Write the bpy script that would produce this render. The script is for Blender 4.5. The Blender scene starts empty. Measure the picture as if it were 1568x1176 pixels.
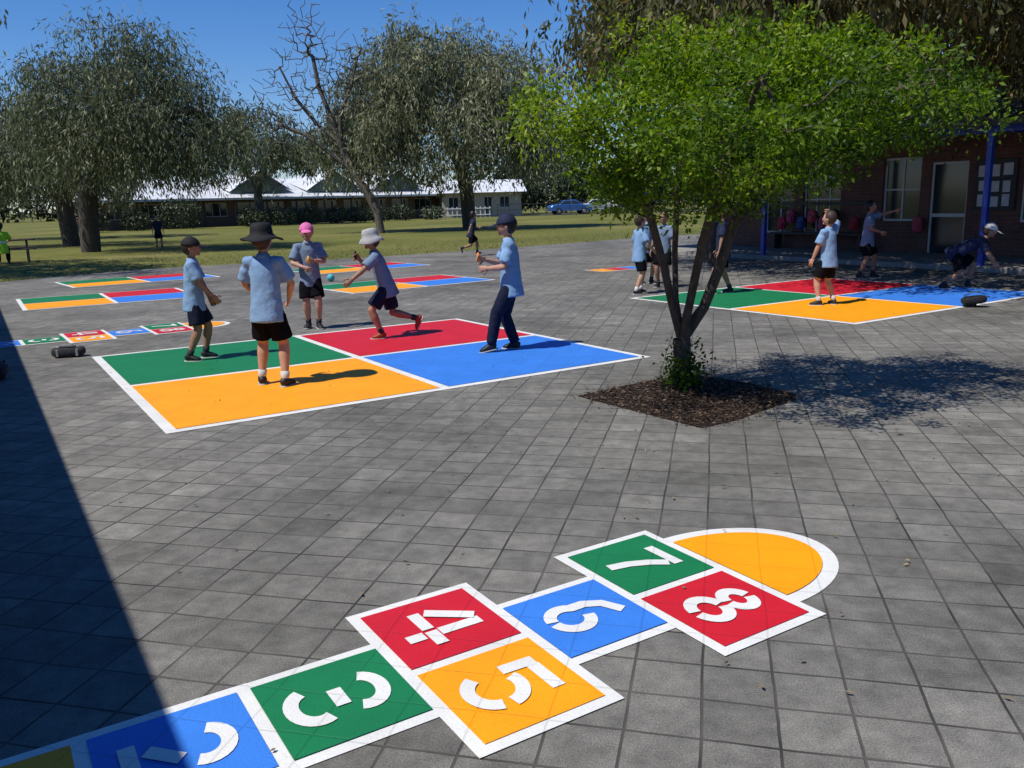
import bpy, math, random
import numpy as np
from mathutils import Vector, Matrix
R=random.Random(7); NP=np.random.RandomState(11)
sc=bpy.context.scene
def link(o): bpy.context.collection.objects.link(o); return o
def V(*a): return Vector(a)
DA=math.radians(32.0); DV=V(math.cos(DA),math.sin(DA),0); RV=V(math.sin(DA),-math.cos(DA),0)
# ------------------------------------------------------------------ materials
def nt(name):
    m=bpy.data.materials.new(name); m.use_nodes=True; t=m.node_tree
    return m,t,t.nodes["Principled BSDF"]
def N(t,ty,**k):
    n=t.nodes.new(ty)
    for a,b in k.items(): setattr(n,a,b)
    return n
def mixc(t,fac,a,b,blend='MIX'):
    n=N(t,'ShaderNodeMix',data_type='RGBA',blend_type=blend)
    for s,v in ((n.inputs[0],fac),(n.inputs[6],a),(n.inputs[7],b)):
        if hasattr(v,'is_linked') : t.links.new(v,s)
        elif isinstance(v,(int,float)): s.default_value=v
        else: s.default_value=tuple(v)+(1,) if len(v)==3 else v
    return n.outputs[2]
def noise(t,scale,detail=3,rough=.55,vec=None):
    n=N(t,'ShaderNodeTexNoise'); n.inputs['Scale'].default_value=scale; n.inputs['Detail'].default_value=detail; n.inputs['Roughness'].default_value=rough
    if vec is not None: t.links.new(vec,n.inputs['Vector'])
    return n.outputs['Fac']
def ramp(t,fac,stops):
    n=N(t,'ShaderNodeValToRGB'); e=n.color_ramp.elements
    while len(e)<len(stops): e.new(.5)
    for i,(p,c) in enumerate(stops):
        e[i].position=p; e[i].color=(tuple(c)+(1,)) if len(c)==3 else c
    t.links.new(fac,n.inputs[0]); return n.outputs[0]
def bump(t,b,h,strength=.3,dist=.01):
    n=N(t,'ShaderNodeBump'); n.inputs['Strength'].default_value=strength; n.inputs['Distance'].default_value=dist
    t.links.new(h,n.inputs['Height']); t.links.new(n.outputs[0],b.inputs['Normal'])
def objvec(t): return N(t,'ShaderNodeTexCoord').outputs['Object']
_mc={}
def simple(name,col,rough=.7,var=.18,scale=12,spec=.3,metal=0,bmp=.15,bd=.004):
    if name in _mc: return _mc[name]
    m,t,b=nt(name); v=objvec(t)
    c2=[max(0,x*(1-var*1.6)) for x in col]; c1=[min(1,x*(1+var*.6)) for x in col]
    t.links.new(ramp(t,noise(t,scale,3,.6,v),[(.3,c2),(.7,c1)]),b.inputs['Base Color'])
    b.inputs['Roughness'].default_value=rough; b.inputs['Specular IOR Level'].default_value=spec; b.inputs['Metallic'].default_value=metal
    if bmp: bump(t,b,noise(t,scale*5,2,.6,v),bmp,bd)
    _mc[name]=m; return m
PAV_ROT=math.radians(-13.5)
def paver_nodes(t,mortar=.006):
    v=objvec(t); mp=N(t,'ShaderNodeMapping'); mp.inputs['Rotation'].default_value=(0,0,-PAV_ROT)
    w=N(t,'ShaderNodeTexNoise'); w.inputs['Scale'].default_value=1.6; w.inputs['Detail'].default_value=4; t.links.new(v,w.inputs['Vector'])
    a=N(t,'ShaderNodeVectorMath',operation='SCALE'); a.inputs['Scale'].default_value=.026; t.links.new(w.outputs['Color'],a.inputs[0])
    s=N(t,'ShaderNodeVectorMath',operation='ADD'); t.links.new(v,s.inputs[0]); t.links.new(a.outputs[0],s.inputs[1])
    t.links.new(s.outputs[0],mp.inputs['Vector'])
    br=N(t,'ShaderNodeTexBrick',offset=0.0,offset_frequency=2,squash=1.0)
    t.links.new(mp.outputs[0],br.inputs['Vector'])
    br.inputs['Scale'].default_value=1; br.inputs['Brick Width'].default_value=.232; br.inputs['Row Height'].default_value=.215
    br.inputs['Mortar Size'].default_value=mortar; br.inputs['Mortar Smooth'].default_value=.5; br.inputs['Bias'].default_value=0
    br.inputs['Color1'].default_value=(0,0,0,1); br.inputs['Color2'].default_value=(1,1,1,1); br.inputs['Mortar'].default_value=(.5,.5,.5,1)
    return v,br
def m_paving():
    m,t,b=nt('paving_bricks'); v,br=paver_nodes(t)
    base=ramp(t,br.outputs['Color'],[(0,(.146,.142,.134)),(.4,(.172,.167,.158)),(.8,(.186,.181,.171)),(1,(.214,.208,.196))])
    big=ramp(t,noise(t,.5,5,.62,v),[(.34,(.60,.59,.56)),(.5,(.92,.91,.88)),(.66,(1.18,1.16,1.11))])
    c=mixc(t,1.0,base,big,'MULTIPLY')
    fine=ramp(t,noise(t,170,2,.75,v),[(.3,(.6,.6,.6)),(.5,(1,1,1)),(.72,(1.5,1.5,1.46))])
    c=mixc(t,1.0,c,fine,'MULTIPLY')
    mid=ramp(t,noise(t,9,4,.68,v),[(.32,(.70,.70,.69)),(.68,(1.18,1.18,1.16))])
    c=mixc(t,1.0,c,mid,'MULTIPLY')
    mort=ramp(t,noise(t,2.2,2,.6,v),[(.35,(.03,.028,.025)),(.65,(.10,.093,.082))])
    c=mixc(t,br.outputs['Fac'],c,mort)
    t.links.new(c,b.inputs['Base Color']); b.inputs['Roughness'].default_value=.8; b.inputs['Specular IOR Level'].default_value=.3
    ad=N(t,'ShaderNodeMath',operation='MULTIPLY_ADD'); t.links.new(br.outputs['Fac'],ad.inputs[0]); ad.inputs[1].default_value=-1.5; t.links.new(noise(t,110,2,.7,v),ad.inputs[2])
    bump(t,b,ad.outputs[0],.6,.004); return m
def m_paint(name,col):
    m,t,b=nt(name); v,br=paver_nodes(t,.005)
    c=ramp(t,noise(t,3,4,.6,v),[(.3,[x*.9 for x in col]),(.7,[min(1,x*1.06) for x in col])])
    g=ramp(t,noise(t,140,2,.7,v),[(.25,(.82,.82,.82)),(.5,(1,1,1))])
    c=mixc(t,1.0,c,g,'MULTIPLY')
    f=N(t,'ShaderNodeMath',operation='MULTIPLY'); t.links.new(br.outputs['Fac'],f.inputs[0]); f.inputs[1].default_value=.22
    c=mixc(t,f.outputs[0],c,[x*.35 for x in col])
    dn=ramp(t,noise(t,45,4,.75,v),[(.71,(0,0,0)),(.78,(.5,.5,.5))])
    c=mixc(t,dn,c,(.2,.19,.17))
    t.links.new(c,b.inputs['Base Color']); b.inputs['Roughness'].default_value=.55; b.inputs['Specular IOR Level'].default_value=.35
    inv=N(t,'ShaderNodeMath',operation='MULTIPLY_ADD'); t.links.new(br.outputs['Fac'],inv.inputs[0]); inv.inputs[1].default_value=-1
    t.links.new(noise(t,120,2,.7,v),inv.inputs[2]); bump(t,b,inv.outputs[0],.4,.004); return m
def m_leaf(name,dark,light,trans=.35,extra=None):
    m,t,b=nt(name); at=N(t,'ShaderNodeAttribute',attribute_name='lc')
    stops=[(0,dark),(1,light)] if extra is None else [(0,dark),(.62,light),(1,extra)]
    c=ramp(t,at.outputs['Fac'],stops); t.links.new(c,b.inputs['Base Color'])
    b.inputs['Roughness'].default_value=.5; b.inputs['Specular IOR Level'].default_value=.3
    if trans<=0: return m
    tr=N(t,'ShaderNodeBsdfTranslucent'); hs=N(t,'ShaderNodeHueSaturation'); hs.inputs['Value'].default_value=1.5; hs.inputs['Saturation'].default_value=1.15
    t.links.new(c,hs.inputs['Color']); t.links.new(hs.outputs[0],tr.inputs[0])
    mx=N(t,'ShaderNodeMixShader'); mx.inputs[0].default_value=trans
    t.links.new(b.outputs[0],mx.inputs[1]); t.links.new(tr.outputs[0],mx.inputs[2])
    t.links.new(mx.outputs[0],t.nodes['Material Output'].inputs['Surface']); return m
def m_bark(name,col):
    m,t,b=nt(name); v=objvec(t); mp=N(t,'ShaderNodeMapping'); mp.inputs['Scale'].default_value=(14,14,3); t.links.new(v,mp.inputs['Vector'])
    n=noise(t,1.6,4,.7,mp.outputs[0]); t.links.new(ramp(t,n,[(.3,[x*.45 for x in col]),(.7,[x*1.3 for x in col])]),b.inputs['Base Color'])
    b.inputs['Roughness'].default_value=.9; bump(t,b,n,.6,.02); return m
def m_brick(name,c1,c2,mort):
    m,t,b=nt(name); v=objvec(t); sp=N(t,'ShaderNodeSeparateXYZ'); t.links.new(v,sp.inputs[0])
    ad=N(t,'ShaderNodeMath',operation='ADD'); t.links.new(sp.outputs[0],ad.inputs[0]); t.links.new(sp.outputs[1],ad.inputs[1])
    cb=N(t,'ShaderNodeCombineXYZ'); t.links.new(ad.outputs[0],cb.inputs[0]); t.links.new(sp.outputs[2],cb.inputs[1])
    br=N(t,'ShaderNodeTexBrick'); t.links.new(cb.outputs[0],br.inputs['Vector']); br.inputs['Scale'].default_value=1
    br.inputs['Brick Width'].default_value=.24; br.inputs['Row Height'].default_value=.086; br.inputs['Mortar Size'].default_value=.006
    br.inputs['Color1'].default_value=c1+(1,); br.inputs['Color2'].default_value=c2+(1,); br.inputs['Mortar'].default_value=mort+(1,)
    c=mixc(t,1.0,br.outputs['Color'],ramp(t,noise(t,3,4,.6,v),[(.3,(.75,.75,.75)),(.7,(1.1,1.1,1.1))]),'MULTIPLY')
    t.links.new(c,b.inputs['Base Color']); b.inputs['Roughness'].default_value=.85; bump(t,b,br.outputs['Fac'],-.4,.005); return m
def m_grass():
    m,t,b=nt('lawn_grass'); v=objvec(t)
    a=ramp(t,noise(t,.12,4,.6,v),[(.35,(.11,.12,.028)),(.55,(.16,.16,.044)),(.7,(.22,.195,.075))])
    g=ramp(t,noise(t,5,5,.75,v),[(.3,(.6,.65,.6)),(.7,(1.25,1.2,1.15))])
    c=mixc(t,1,a,g,'MULTIPLY'); t.links.new(c,b.inputs['Base Color']); b.inputs['Roughness'].default_value=.9; b.inputs['Specular IOR Level'].default_value=.15
    bump(t,b,noise(t,25,3,.7,v),.8,.03); return m
def m_roof(name,col,pitch=.08,axis=0):
    m,t,b=nt(name); v=objvec(t); w=N(t,'ShaderNodeTexWave',bands_direction='XYZ'[axis]); w.inputs['Scale'].default_value=1/pitch/3; t.links.new(v,w.inputs['Vector'])
    t.links.new(ramp(t,noise(t,1.2,4,.6,v),[(.3,[x*.8 for x in col]),(.7,col)]),b.inputs['Base Color'])
    b.inputs['Roughness'].default_value=.45; bump(t,b,w.outputs['Fac'],.3,.01); return m
def m_glass(name='window_glass',col=(.02,.03,.035)):
    m=simple(name,col,.08,.1,.6,.6,0,0); return m
# ------------------------------------------------------------------ mesh builder
class MB:
    def __init__(s): s.v=[]; s.f=[]; s.m=[]; s.mi=0
    def add(s,vs,fs):
        o=len(s.v); s.v+= [tuple(x) for x in vs]; s.f+=[tuple(i+o for i in f) for f in fs]; s.m+=[s.mi]*len(fs)
    def box(s,x0,x1,y0,y1,z0,z1):
        s.add([(x0,y0,z0),(x1,y0,z0),(x1,y1,z0),(x0,y1,z0),(x0,y0,z1),(x1,y0,z1),(x1,y1,z1),(x0,y1,z1)],
              [(0,3,2,1),(4,5,6,7),(0,1,5,4),(1,2,6,5),(2,3,7,6),(3,0,4,7)])
    def rings(s,rs,cap=True):
        n=len(rs[0]); vs=[p for r in rs for p in r]; fs=[]
        for k in range(len(rs)-1):
            for i in range(n):
                j=(i+1)%n; fs.append((k*n+i,k*n+j,(k+1)*n+j,(k+1)*n+i))
        if cap: fs.append(tuple(range(n-1,-1,-1))); fs.append(tuple((len(rs)-1)*n+i for i in range(n)))
        s.add(vs,fs)
    def sweep(s,pts,rad,side=None,n=12,cap=True):
        rs=[]
        for i,p in enumerate(pts):
            a=pts[max(0,i-1)]; b=pts[min(len(pts)-1,i+1)]; d=(b-a).normalized()
            sd=side if side is not None else (V(0,0,1) if abs(d.z)<.8 else V(1,0,0))
            A=(sd-d*sd.dot(d))
            if A.length<1e-4: A=d.orthogonal()
            A.normalize(); B=d.cross(A); ra,rb=rad[i] if isinstance(rad[i],tuple) else (rad[i],rad[i])
            rs.append([p+A*(ra*math.cos(2*math.pi*k/n))+B*(rb*math.sin(2*math.pi*k/n)) for k in range(n)])
        s.rings(rs,cap)
    def ell(s,c,ax,ay,az,nu=14,nv=9,fn=None,z0=-1,z1=1):
        rs=[]
        for j in range(nv+1):
            ph=math.asin(z0)+(math.asin(z1)-math.asin(z0))*j/nv; z=math.sin(ph); r=max(math.cos(ph),.02); ring=[]
            for i in range(nu):
                th=2*math.pi*i/nu; x,y,zz=r*math.cos(th),r*math.sin(th),z
                if fn: x,y,zz=fn(x,y,zz)
                ring.append(c+ax*x+ay*y+az*zz)
            rs.append(ring)
        s.rings(rs)
    def obj(s,name,mats,parent=None,smooth=False,loc=None):
        me=bpy.data.meshes.new(name); me.from_pydata(s.v,[],s.f); 
        for m in (mats if isinstance(mats,(list,tuple)) else [mats]): me.materials.append(m)
        if len(set(s.m))>1: me.polygons.foreach_set('material_index',s.m)
        if smooth: me.polygons.foreach_set('use_smooth',[True]*len(me.polygons))
        me.update(); o=link(bpy.data.objects.new(name,me))
        if parent: o.parent=parent
        if loc: o.location=loc
        return o
def empty(name,loc=(0,0,0),rz=0):
    e=link(bpy.data.objects.new(name,None)); e.location=loc; e.rotation_euler=(0,0,rz); e.empty_display_size=.2; return e
def bevel(o,w=.01,seg=2):
    b=o.modifiers.new('b','BEVEL'); b.width=w; b.segments=seg; b.limit_method='ANGLE'; return o
# ------------------------------------------------------------------ camera, sun, sky
cam=bpy.data.cameras.new('camera'); co=link(bpy.data.objects.new('camera',cam)); sc.camera=co
cam.lens=1310/1568*36; cam.sensor_width=36; cam.clip_end=3000; cam.clip_start=.05
p=math.atan((588-306)/1310); ro=math.radians(1.5)
F=V(0,math.cos(p),-math.sin(p)); U0=V(0,math.sin(p),math.cos(p)); R0=V(1,0,0)
Rr=R0*math.cos(ro)-U0*math.sin(ro); Ur=R0*math.sin(ro)+U0*math.cos(ro)
co.matrix_world=Matrix(((Rr.x,Ur.x,-F.x,0),(Rr.y,Ur.y,-F.y,0),(Rr.z,Ur.z,-F.z,1.6),(0,0,0,1)))
EL=math.radians(58); sd=V(-math.cos(DA)*math.cos(EL),-math.sin(DA)*math.cos(EL),math.sin(EL))
sl=bpy.data.lights.new('sun','SUN'); sl.energy=5.0; sl.angle=math.radians(.5); sl.color=(1,.955,.88)
so=link(bpy.data.objects.new('sun',sl)); so.rotation_euler=sd.to_track_quat('Z','Y').to_euler(); so.location=(0,0,30)
w=bpy.data.worlds.new('World'); sc.world=w; w.use_nodes=True; t=w.node_tree
sk=N(t,'ShaderNodeTexSky',sky_type='NISHITA'); sk.sun_disc=False; sk.sun_elevation=EL; sk.sun_rotation=math.atan2(sd.x,sd.y); sk.air_density=1.0; sk.dust_density=0.0; sk.ozone_density=2.0
hs=N(t,'ShaderNodeHueSaturation'); hs.inputs['Saturation'].default_value=1.2; t.links.new(mixc(t,1.0,sk.outputs[0],(.82,.93,1.22),'MULTIPLY'),hs.inputs['Color'])
t.links.new(hs.outputs[0],t.nodes['Background'].inputs[0]); t.nodes['Background'].inputs[1].default_value=.095
sc.view_settings.view_transform='Standard'; sc.view_settings.look='None'; sc.view_settings.exposure=0
# ------------------------------------------------------------------ ground
GR=m_grass(); PV=m_paving()
b=MB(); b.add([(-900,-500,-.02),(900,-500,-.02),(900,1500,-.02),(-900,1500,-.02)],[(0,1,2,3)]); b.obj('grass_ground',GR)
edge=[(-40,12),(-20,16.5),(-12.1,20.4),(-10.6,22.8),(-9.2,24.2),(-5.4,25.6),(-2.5,27.5),(1.2,30.6),(5,34.2),(14,40),(40,56)]
e2=[]
for (x0,y0),(x1,y1) in zip(edge,edge[1:]):
    k=max(2,int(math.hypot(x1-x0,y1-y0)/.25))
    for i in range(k): e2.append((x0+(x1-x0)*i/k+R.uniform(-.05,.05),y0+(y1-y0)*i/k+R.uniform(-.05,.05)))
b=MB(); poly=[(-40,-25,0),(60,-25,0),(60,60,0)]+[(x,y,0) for x,y in reversed(e2)]
b.add(poly,[tuple(range(len(poly)))]); b.obj('paving',PV)
def leafmesh(name,P,D,L,W,lc,mat,parent=None,bend=0.0,flat=None):
    n=len(P); rv=NP.normal(size=(n,3)) if flat is None else flat
    S=np.cross(D,rv); S/=np.linalg.norm(S,axis=1,keepdims=True)+1e-9
    L=np.asarray(L).reshape(-1,1); W=np.asarray(W).reshape(-1,1)
    mid=P+D*L*.45; tip=P+D*L; 
    if bend: tip=tip+np.array([0,0,-1.])*L*bend
    v=np.empty((n,4,3)); v[:,0]=P; v[:,1]=mid+S*W*.5; v[:,2]=tip; v[:,3]=mid-S*W*.5
    me=bpy.data.meshes.new(name); me.vertices.add(4*n); me.vertices.foreach_set('co',v.reshape(-1))
    me.loops.add(4*n); me.loops.foreach_set('vertex_index',np.arange(4*n,dtype=np.int32))
    me.polygons.add(n); me.polygons.foreach_set('loop_start',np.arange(0,4*n,4,dtype=np.int32)); me.polygons.foreach_set('loop_total',np.full(n,4,dtype=np.int32))
    at=me.attributes.new('lc','FLOAT','POINT'); at.data.foreach_set('value',np.repeat(np.clip(lc,0,1),4).astype(np.float32))
    me.materials.append(mat); me.update(); me.validate(); o=link(bpy.data.objects.new(name,me))
    if parent: o.parent=parent
    return o
n=26000; ey=np.array(e2); idx=NP.randint(0,len(ey),n); off=np.abs(NP.normal(size=n))*3.2
P=np.c_[ey[idx,0]-off*.62+NP.normal(size=n)*.1, ey[idx,1]+off*.78+NP.normal(size=n)*.1, np.full(n,-.02)]
D=NP.normal(size=(n,3))*.45; D[:,2]=1; D/=np.linalg.norm(D,axis=1,keepdims=True)
leafmesh('grass_tufts',P,D,NP.uniform(.04,.10,n),np.full(n,.012),NP.uniform(0,1,n),m_leaf('grass_blade',(.06,.085,.02),(.19,.19,.07),0))
# ------------------------------------------------------------------ courts
WHT=m_paint('white_paint',(.73,.73,.70)); GRN=m_paint('green_paint',(.008,.18,.064)); RED=m_paint('red_paint',(.56,.012,.026)); YEL=m_paint('yellow_paint',(.96,.345,.003)); BLU=m_paint('blue_paint',(.040,.20,.68))
PM=[WHT,GRN,YEL,RED,BLU]
def court(A,B,C,D,lw,name='four_square_court'):
    A,B,C,D=[V(q[0],q[1],0) for q in (A,B,C,D)]
    m=MB(); z=.004
    m.add([(q.x,q.y,z) for q in (A,B,C,D)],[(0,1,2,3)])
    la=((B-A).length+(C-D).length)/2; lb=((C-B).length+(D-A).length)/2; fa=lw/la; fb=lw/lb
    def P(u,v): q=A*(1-u)*(1-v)+B*u*(1-v)+C*u*v+D*(1-u)*v; return (q.x,q.y,.008)
    for mi,(u0,u1,v0,v1) in ((1,(fa,.5-fa/2,fb,.5-fb/2)),(2,(.5+fa/2,1-fa,fb,.5-fb/2)),(3,(fa,.5-fa/2,.5+fb/2,1-fb)),(4,(.5+fa/2,1-fa,.5+fb/2,1-fb))):
        m.mi=mi; m.add([P(u0,v0),P(u1,v0),P(u1,v1),P(u0,v1)],[(0,1,2,3)])
    return m.obj(name,PM)
def courtn(Bn,la,lb,lw,ang=DA):
    d=V(math.cos(ang),math.sin(ang),0); r=V(math.sin(ang),-math.cos(ang),0); B_=V(Bn[0],Bn[1],0); A_=B_-r*la
    court(A_,B_,B_+d*lb,A_+d*lb,lw)
court((-4.69,9.44),(-2.52,6.01),(1.42,8.55),(-.74,11.85),.085)
court((1.91,13.74),(4.22,10.36),(8.25,12.95),(5.9,16.3),.085)
courtn((-8.11,14.23),2.3,2.9,.07); courtn((-9.31,18.33),2.0,3.2,.07,math.radians(38))
courtn((-2.86,15.59),2.05,3.3,.07,math.radians(38)); courtn((-4.45,20.28),2.0,3.2,.07,math.radians(40))
def ribbon(m,T,pts,wd):
    a=[];bb=[]
    for i,q in enumerate(pts):
        p0=pts[max(0,i-1)]; p1=pts[min(len(pts)-1,i+1)]; dx,dy=p1[0]-p0[0],p1[1]-p0[1]; l=math.hypot(dx,dy); nx,ny=-dy/l*wd/2,dx/l*wd/2
        a.append(T(q[0]+nx,q[1]+ny)); bb.append(T(q[0]-nx,q[1]-ny))
    k=len(pts); m.add(a+bb,[(i,i+k,i+1+k,i+1) for i in range(k-1)])
def arc(cx,cy,rx,ry,a0,a1,n=14): return [(cx+rx*math.cos(math.radians(a0+(a1-a0)*i/n)),cy+ry*math.sin(math.radians(a0+(a1-a0)*i/n))) for i in range(n+1)]
DG={'1':[[(0,-.15),(0,.15)],[(-.05,.09),(-.022,.13)]],
 '2':[arc(0,.075,.075,.07,165,-30),[(.035,.0),(-.05,-.085)],[(-.10,-.135),(.10,-.135)]],
 '3':[arc(0,.080,.082,.068,165,-25),arc(0,-.085,.085,.072,25,-165),[(-.05,.0),(.045,.0)]],
 '4':[[(.045,.155),(.045,-.02)],[(.045,-.085),(.045,-.155)],[(-.115,-.052),(.012,-.052)],[(.030,-.052),(.125,-.052)],[(.010,.15),(-.1,-.01)]],
 '5':[[(-.055,.135),(.095,.135)],[(-.075,.155),(-.08,.02)],arc(-.0,-.045,.085,.085,115,5),arc(0,-.055,.085,.09,-12,-155)],
 '6':[arc(0,-.06,.075,.078,84,-84),arc(0,-.06,.075,.078,-96,-215)+[(-.062,.05),(-.03,.115),(.05,.155)]],
 '7':[[(-.09,.135),(.10,.135)],[(.075,.10),(.03,.03),(-.005,-.06),(-.02,-.155)]],
 '8':[arc(0,.082,.064,.054,82,-82),arc(0,.082,.064,.054,98,262),arc(0,-.074,.077,.066,82,-82),arc(0,-.074,.077,.066,98,262)]}
def hopscotch(a0,ang,first=1,L=.502,W=.505,lw=.045,name='hopscotch'):
    d=V(math.cos(ang),math.sin(ang),0); r=V(math.sin(ang),-math.cos(ang),0); a0=V(a0[0],a0[1],0)
    m=MB()
    def P(x,y,z): q=a0+r*x+d*y; return (q.x,q.y,z)   # x across, y along
    cells=[(1,.5,-3,2),(2,.5,-2,4),(3,.5,-1,1),(4,0,0,3),(5,1,0,2),(6,.5,1,4),(7,0,2,1),(8,1,2,3)]
    h=lw/2
    for (n_,cx,cy,mi) in cells:
        if n_<first: continue
        x0=cx*W; x1=x0+W; y0=cy*L; y1=y0+L; zz=.004+.0007*(n_%3)
        m.mi=0; m.add([P(x0-h,y0-h,zz),P(x1+h,y0-h,zz),P(x1+h,y1+h,zz),P(x0-h,y1+h,zz)],[(0,1,2,3)])
        m.mi=mi; m.add([P(x0+h,y0+h,.009),P(x1-h,y0+h,.009),P(x1-h,y1-h,.009),P(x0+h,y1-h,.009)],[(0,1,2,3)])
        m.mi=0
        for k_,st in enumerate(DG[str(n_)]):
            ribbon(m,lambda x,y:P(x0+W/2+x*1.1,y0+L/2+y,.0125+.0006*k_),st,.050)
    ce=W; dm=[(ce+.40*math.cos(math.pi*i/28),3*L+h+.56*math.sin(math.pi*i/28)) for i in range(29)]
    m.mi=0; m.add([P(x,y,.0036) for x,y in dm],[tuple(range(29))])
    dm=[(ce+.335*math.cos(math.pi*i/28),3*L+h+.002+.485*math.sin(math.pi*i/28)) for i in range(29)]
    m.mi=2; m.add([P(x,y,.0085) for x,y in dm],[tuple(range(29))])
    return m.obj(name,PM)
hopscotch((-.652,3.104),DA)
a2=V(-4.45,11.72,0)-DV*1.52-RV*.5; hopscotch((a2.x,a2.y),math.radians(34))
mb=MB(); 
for i,(mi) in enumerate((2,3,4)):
    q=V(1.75,19.4,0)+DV*(.45*i)
    c=[q,q+RV*.6,q+RV*.6+DV*.42,q+DV*.42]; mb.mi=0; mb.add([(x.x,x.y,.004+.001*i) for x in (q-RV*.05-DV*.04,q+RV*.65-DV*.04,q+RV*.65+DV*.46,q-RV*.05+DV*.46)],[(0,1,2,3)])
    mb.mi=mi; mb.add([(x.x,x.y,.009) for x in c],[(0,1,2,3)])
mb.obj('painted_game_panel',PM)
# ------------------------------------------------------------------ trees
def grow(nodes,par,targets,seg=.35,wig=.06,lift=2):
    nodes=list(map(lambda q:np.array(q,float),nodes)); par=list(par); base=np.array(nodes)
    d0=[np.min(np.linalg.norm(base-t_,axis=1)) for t_ in targets]
    for k in np.argsort(d0):
        T=targets[k]; A=np.array(nodes); dd=np.linalg.norm(A-T,axis=1)+np.where(A[:,2]>T[2],.6,0)*(A[:,2]-T[2])
        j=int(np.argmin(dd)); n_=max(1,int(np.linalg.norm(A[j]-T)/seg)); st=A[j]; pj=j
        for i in range(1,n_+1):
            q=st+(T-st)*i/n_+(NP.normal(size=3)*wig if i<n_ else 0); q[2]+=wig*lift*math.sin(math.pi*i/n_)
            nodes.append(q); par.append(pj); pj=len(nodes)-1
    return nodes,par
def skin_tree(name,nodes,par,rt,rbase,mat,parent,ns=6,ex=2.2,fixed=0):
    n=len(nodes); cnt=np.zeros(n); ch=[0]*n
    for i in range(n-1,0,-1):
        if ch[i]==0: cnt[i]+=1
        if par[i]>=0: cnt[par[i]]+=cnt[i]; ch[par[i]]+=1
    if cnt[0]==0: cnt[0]=1
    rad=rt*np.power(np.maximum(cnt,1),1/ex)
    rad=rt+(rad-rt)*(rbase-rt)/max(1e-6,rad[0]-rt)
    m=MB()
    for i in range(1,n):
        a=Vector(nodes[par[i]]); c=Vector(nodes[i]); d=c-a
        if d.length<1e-4: continue
        m.sweep([a-d*.04,c],[rad[par[i]] if i<3 else min(rad[par[i]],rad[i]*1.3),rad[i]],n=ns if rad[i]>rt*3 else 4,cap=False,side=V(.3,.9,.1))
    return m.obj(name,mat,parent,smooth=True)
def sample_lobes(lobes,n,shell=.55):
    vol=np.array([l[3]*l[4]*l[5] for l in lobes])**.8; pr=vol/vol.sum(); out=[]
    while len(out)<n:
        l=lobes[NP.choice(len(lobes),p=pr)]; d=NP.normal(size=3); d/=np.linalg.norm(d); r=shell+(1-shell)*NP.uniform()**.7
        out.append(np.array(l[:3])+d*r*np.array(l[3:6]))
    return np.array(out)
def weep_tree(name,trunk,lobes,ncl,nst,lpl,leaf,slen,zmin,lmat,bmat,rbase,rt=.012,spread=.5,tone=(0,1)):
    e=empty(name)
    T=sample_lobes(lobes,ncl,.45); T=T[T[:,2]>zmin+.5]
    nodes=[trunk[0]]; par=[-1]
    for q in trunk[1:]: nodes.append(q[:3]); par.append(q[3] if len(q)>3 else len(nodes)-2)
    nodes,par=grow(nodes,par,T,.8,.12)
    skin_tree('trunk_and_limbs',nodes,par,rt,rbase,bmat,e)
    m=len(T); ns=m*nst; base=np.repeat(T,nst,0)+NP.normal(size=(ns,3))*spread*np.array([1,1,.6])
    cl=np.repeat(NP.uniform(-.25,.25,m),nst)
    ctr=np.mean([l[:2] for l in lobes],axis=0)
    out=np.c_[base[:,:2]-ctr,np.zeros(ns)]; out/=np.linalg.norm(out,axis=1,keepdims=True)+1e-6
    out=out+NP.normal(size=(ns,3))*.5; out[:,2]=0
    sl_=NP.uniform(slen[0],slen[1],ns)*NP.choice([.35,.7,1.,1.],ns)
    tt=NP.uniform(0,1,(ns,lpl))
    sw=out[:,None,:]*(.28*np.sqrt(tt)*sl_[:,None]*.9)[...,None]
    P=base[:,None,:]+sw; P[...,2]+= .18*np.sin(tt*3.1)*sl_[:,None]*.4 - (tt**1.3)*sl_[:,None]
    P=P.reshape(-1,3)+NP.normal(size=(ns*lpl,3))*leaf[0]*.22
    D=NP.normal(size=P.shape)*.38; D[:,2]-=1.0*np.clip(tt.reshape(-1)*2.2,.25,1); D+=np.repeat(out,lpl,0)*.25*(1-tt.reshape(-1,1)); D/=np.linalg.norm(D,axis=1,keepdims=True)
    lc=.45+np.repeat(cl,lpl)+NP.uniform(-.28,.28,len(P)); 
    k=P[:,2]>zmin+.5*np.sin(P[:,0]*1.9)*np.cos(P[:,1]*1.4)+NP.normal(size=len(P))*.2; P=P[k]; D=D[k]; lc=lc[k]
    leafmesh('foliage',P,D,leaf[0]*NP.uniform(.6,1.3,len(P)),leaf[1]*NP.uniform(.7,1.3,len(P)),lc,lmat,e)
    return e
WB=m_bark('willow_bark',(.07,.055,.042)); LB=m_bark('young_bark',(.10,.075,.055)); GB=m_bark('grey_bark',(.13,.11,.09))
LW=m_leaf('willow_leaf',(.045,.055,.025),(.21,.235,.125),.22)
LW2=m_leaf('willow_leaf_pale',(.075,.085,.04),(.31,.32,.185),.25)
LO=m_leaf('olive_leaf',(.025,.03,.012),(.14,.14,.05),.28,(.27,.18,.07))
LD=m_leaf('dark_leaf',(.016,.024,.010),(.075,.095,.04),0)
LS=m_leaf('spring_leaf',(.022,.055,.006),(.13,.225,.010),.42,(.26,.34,.018))
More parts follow.
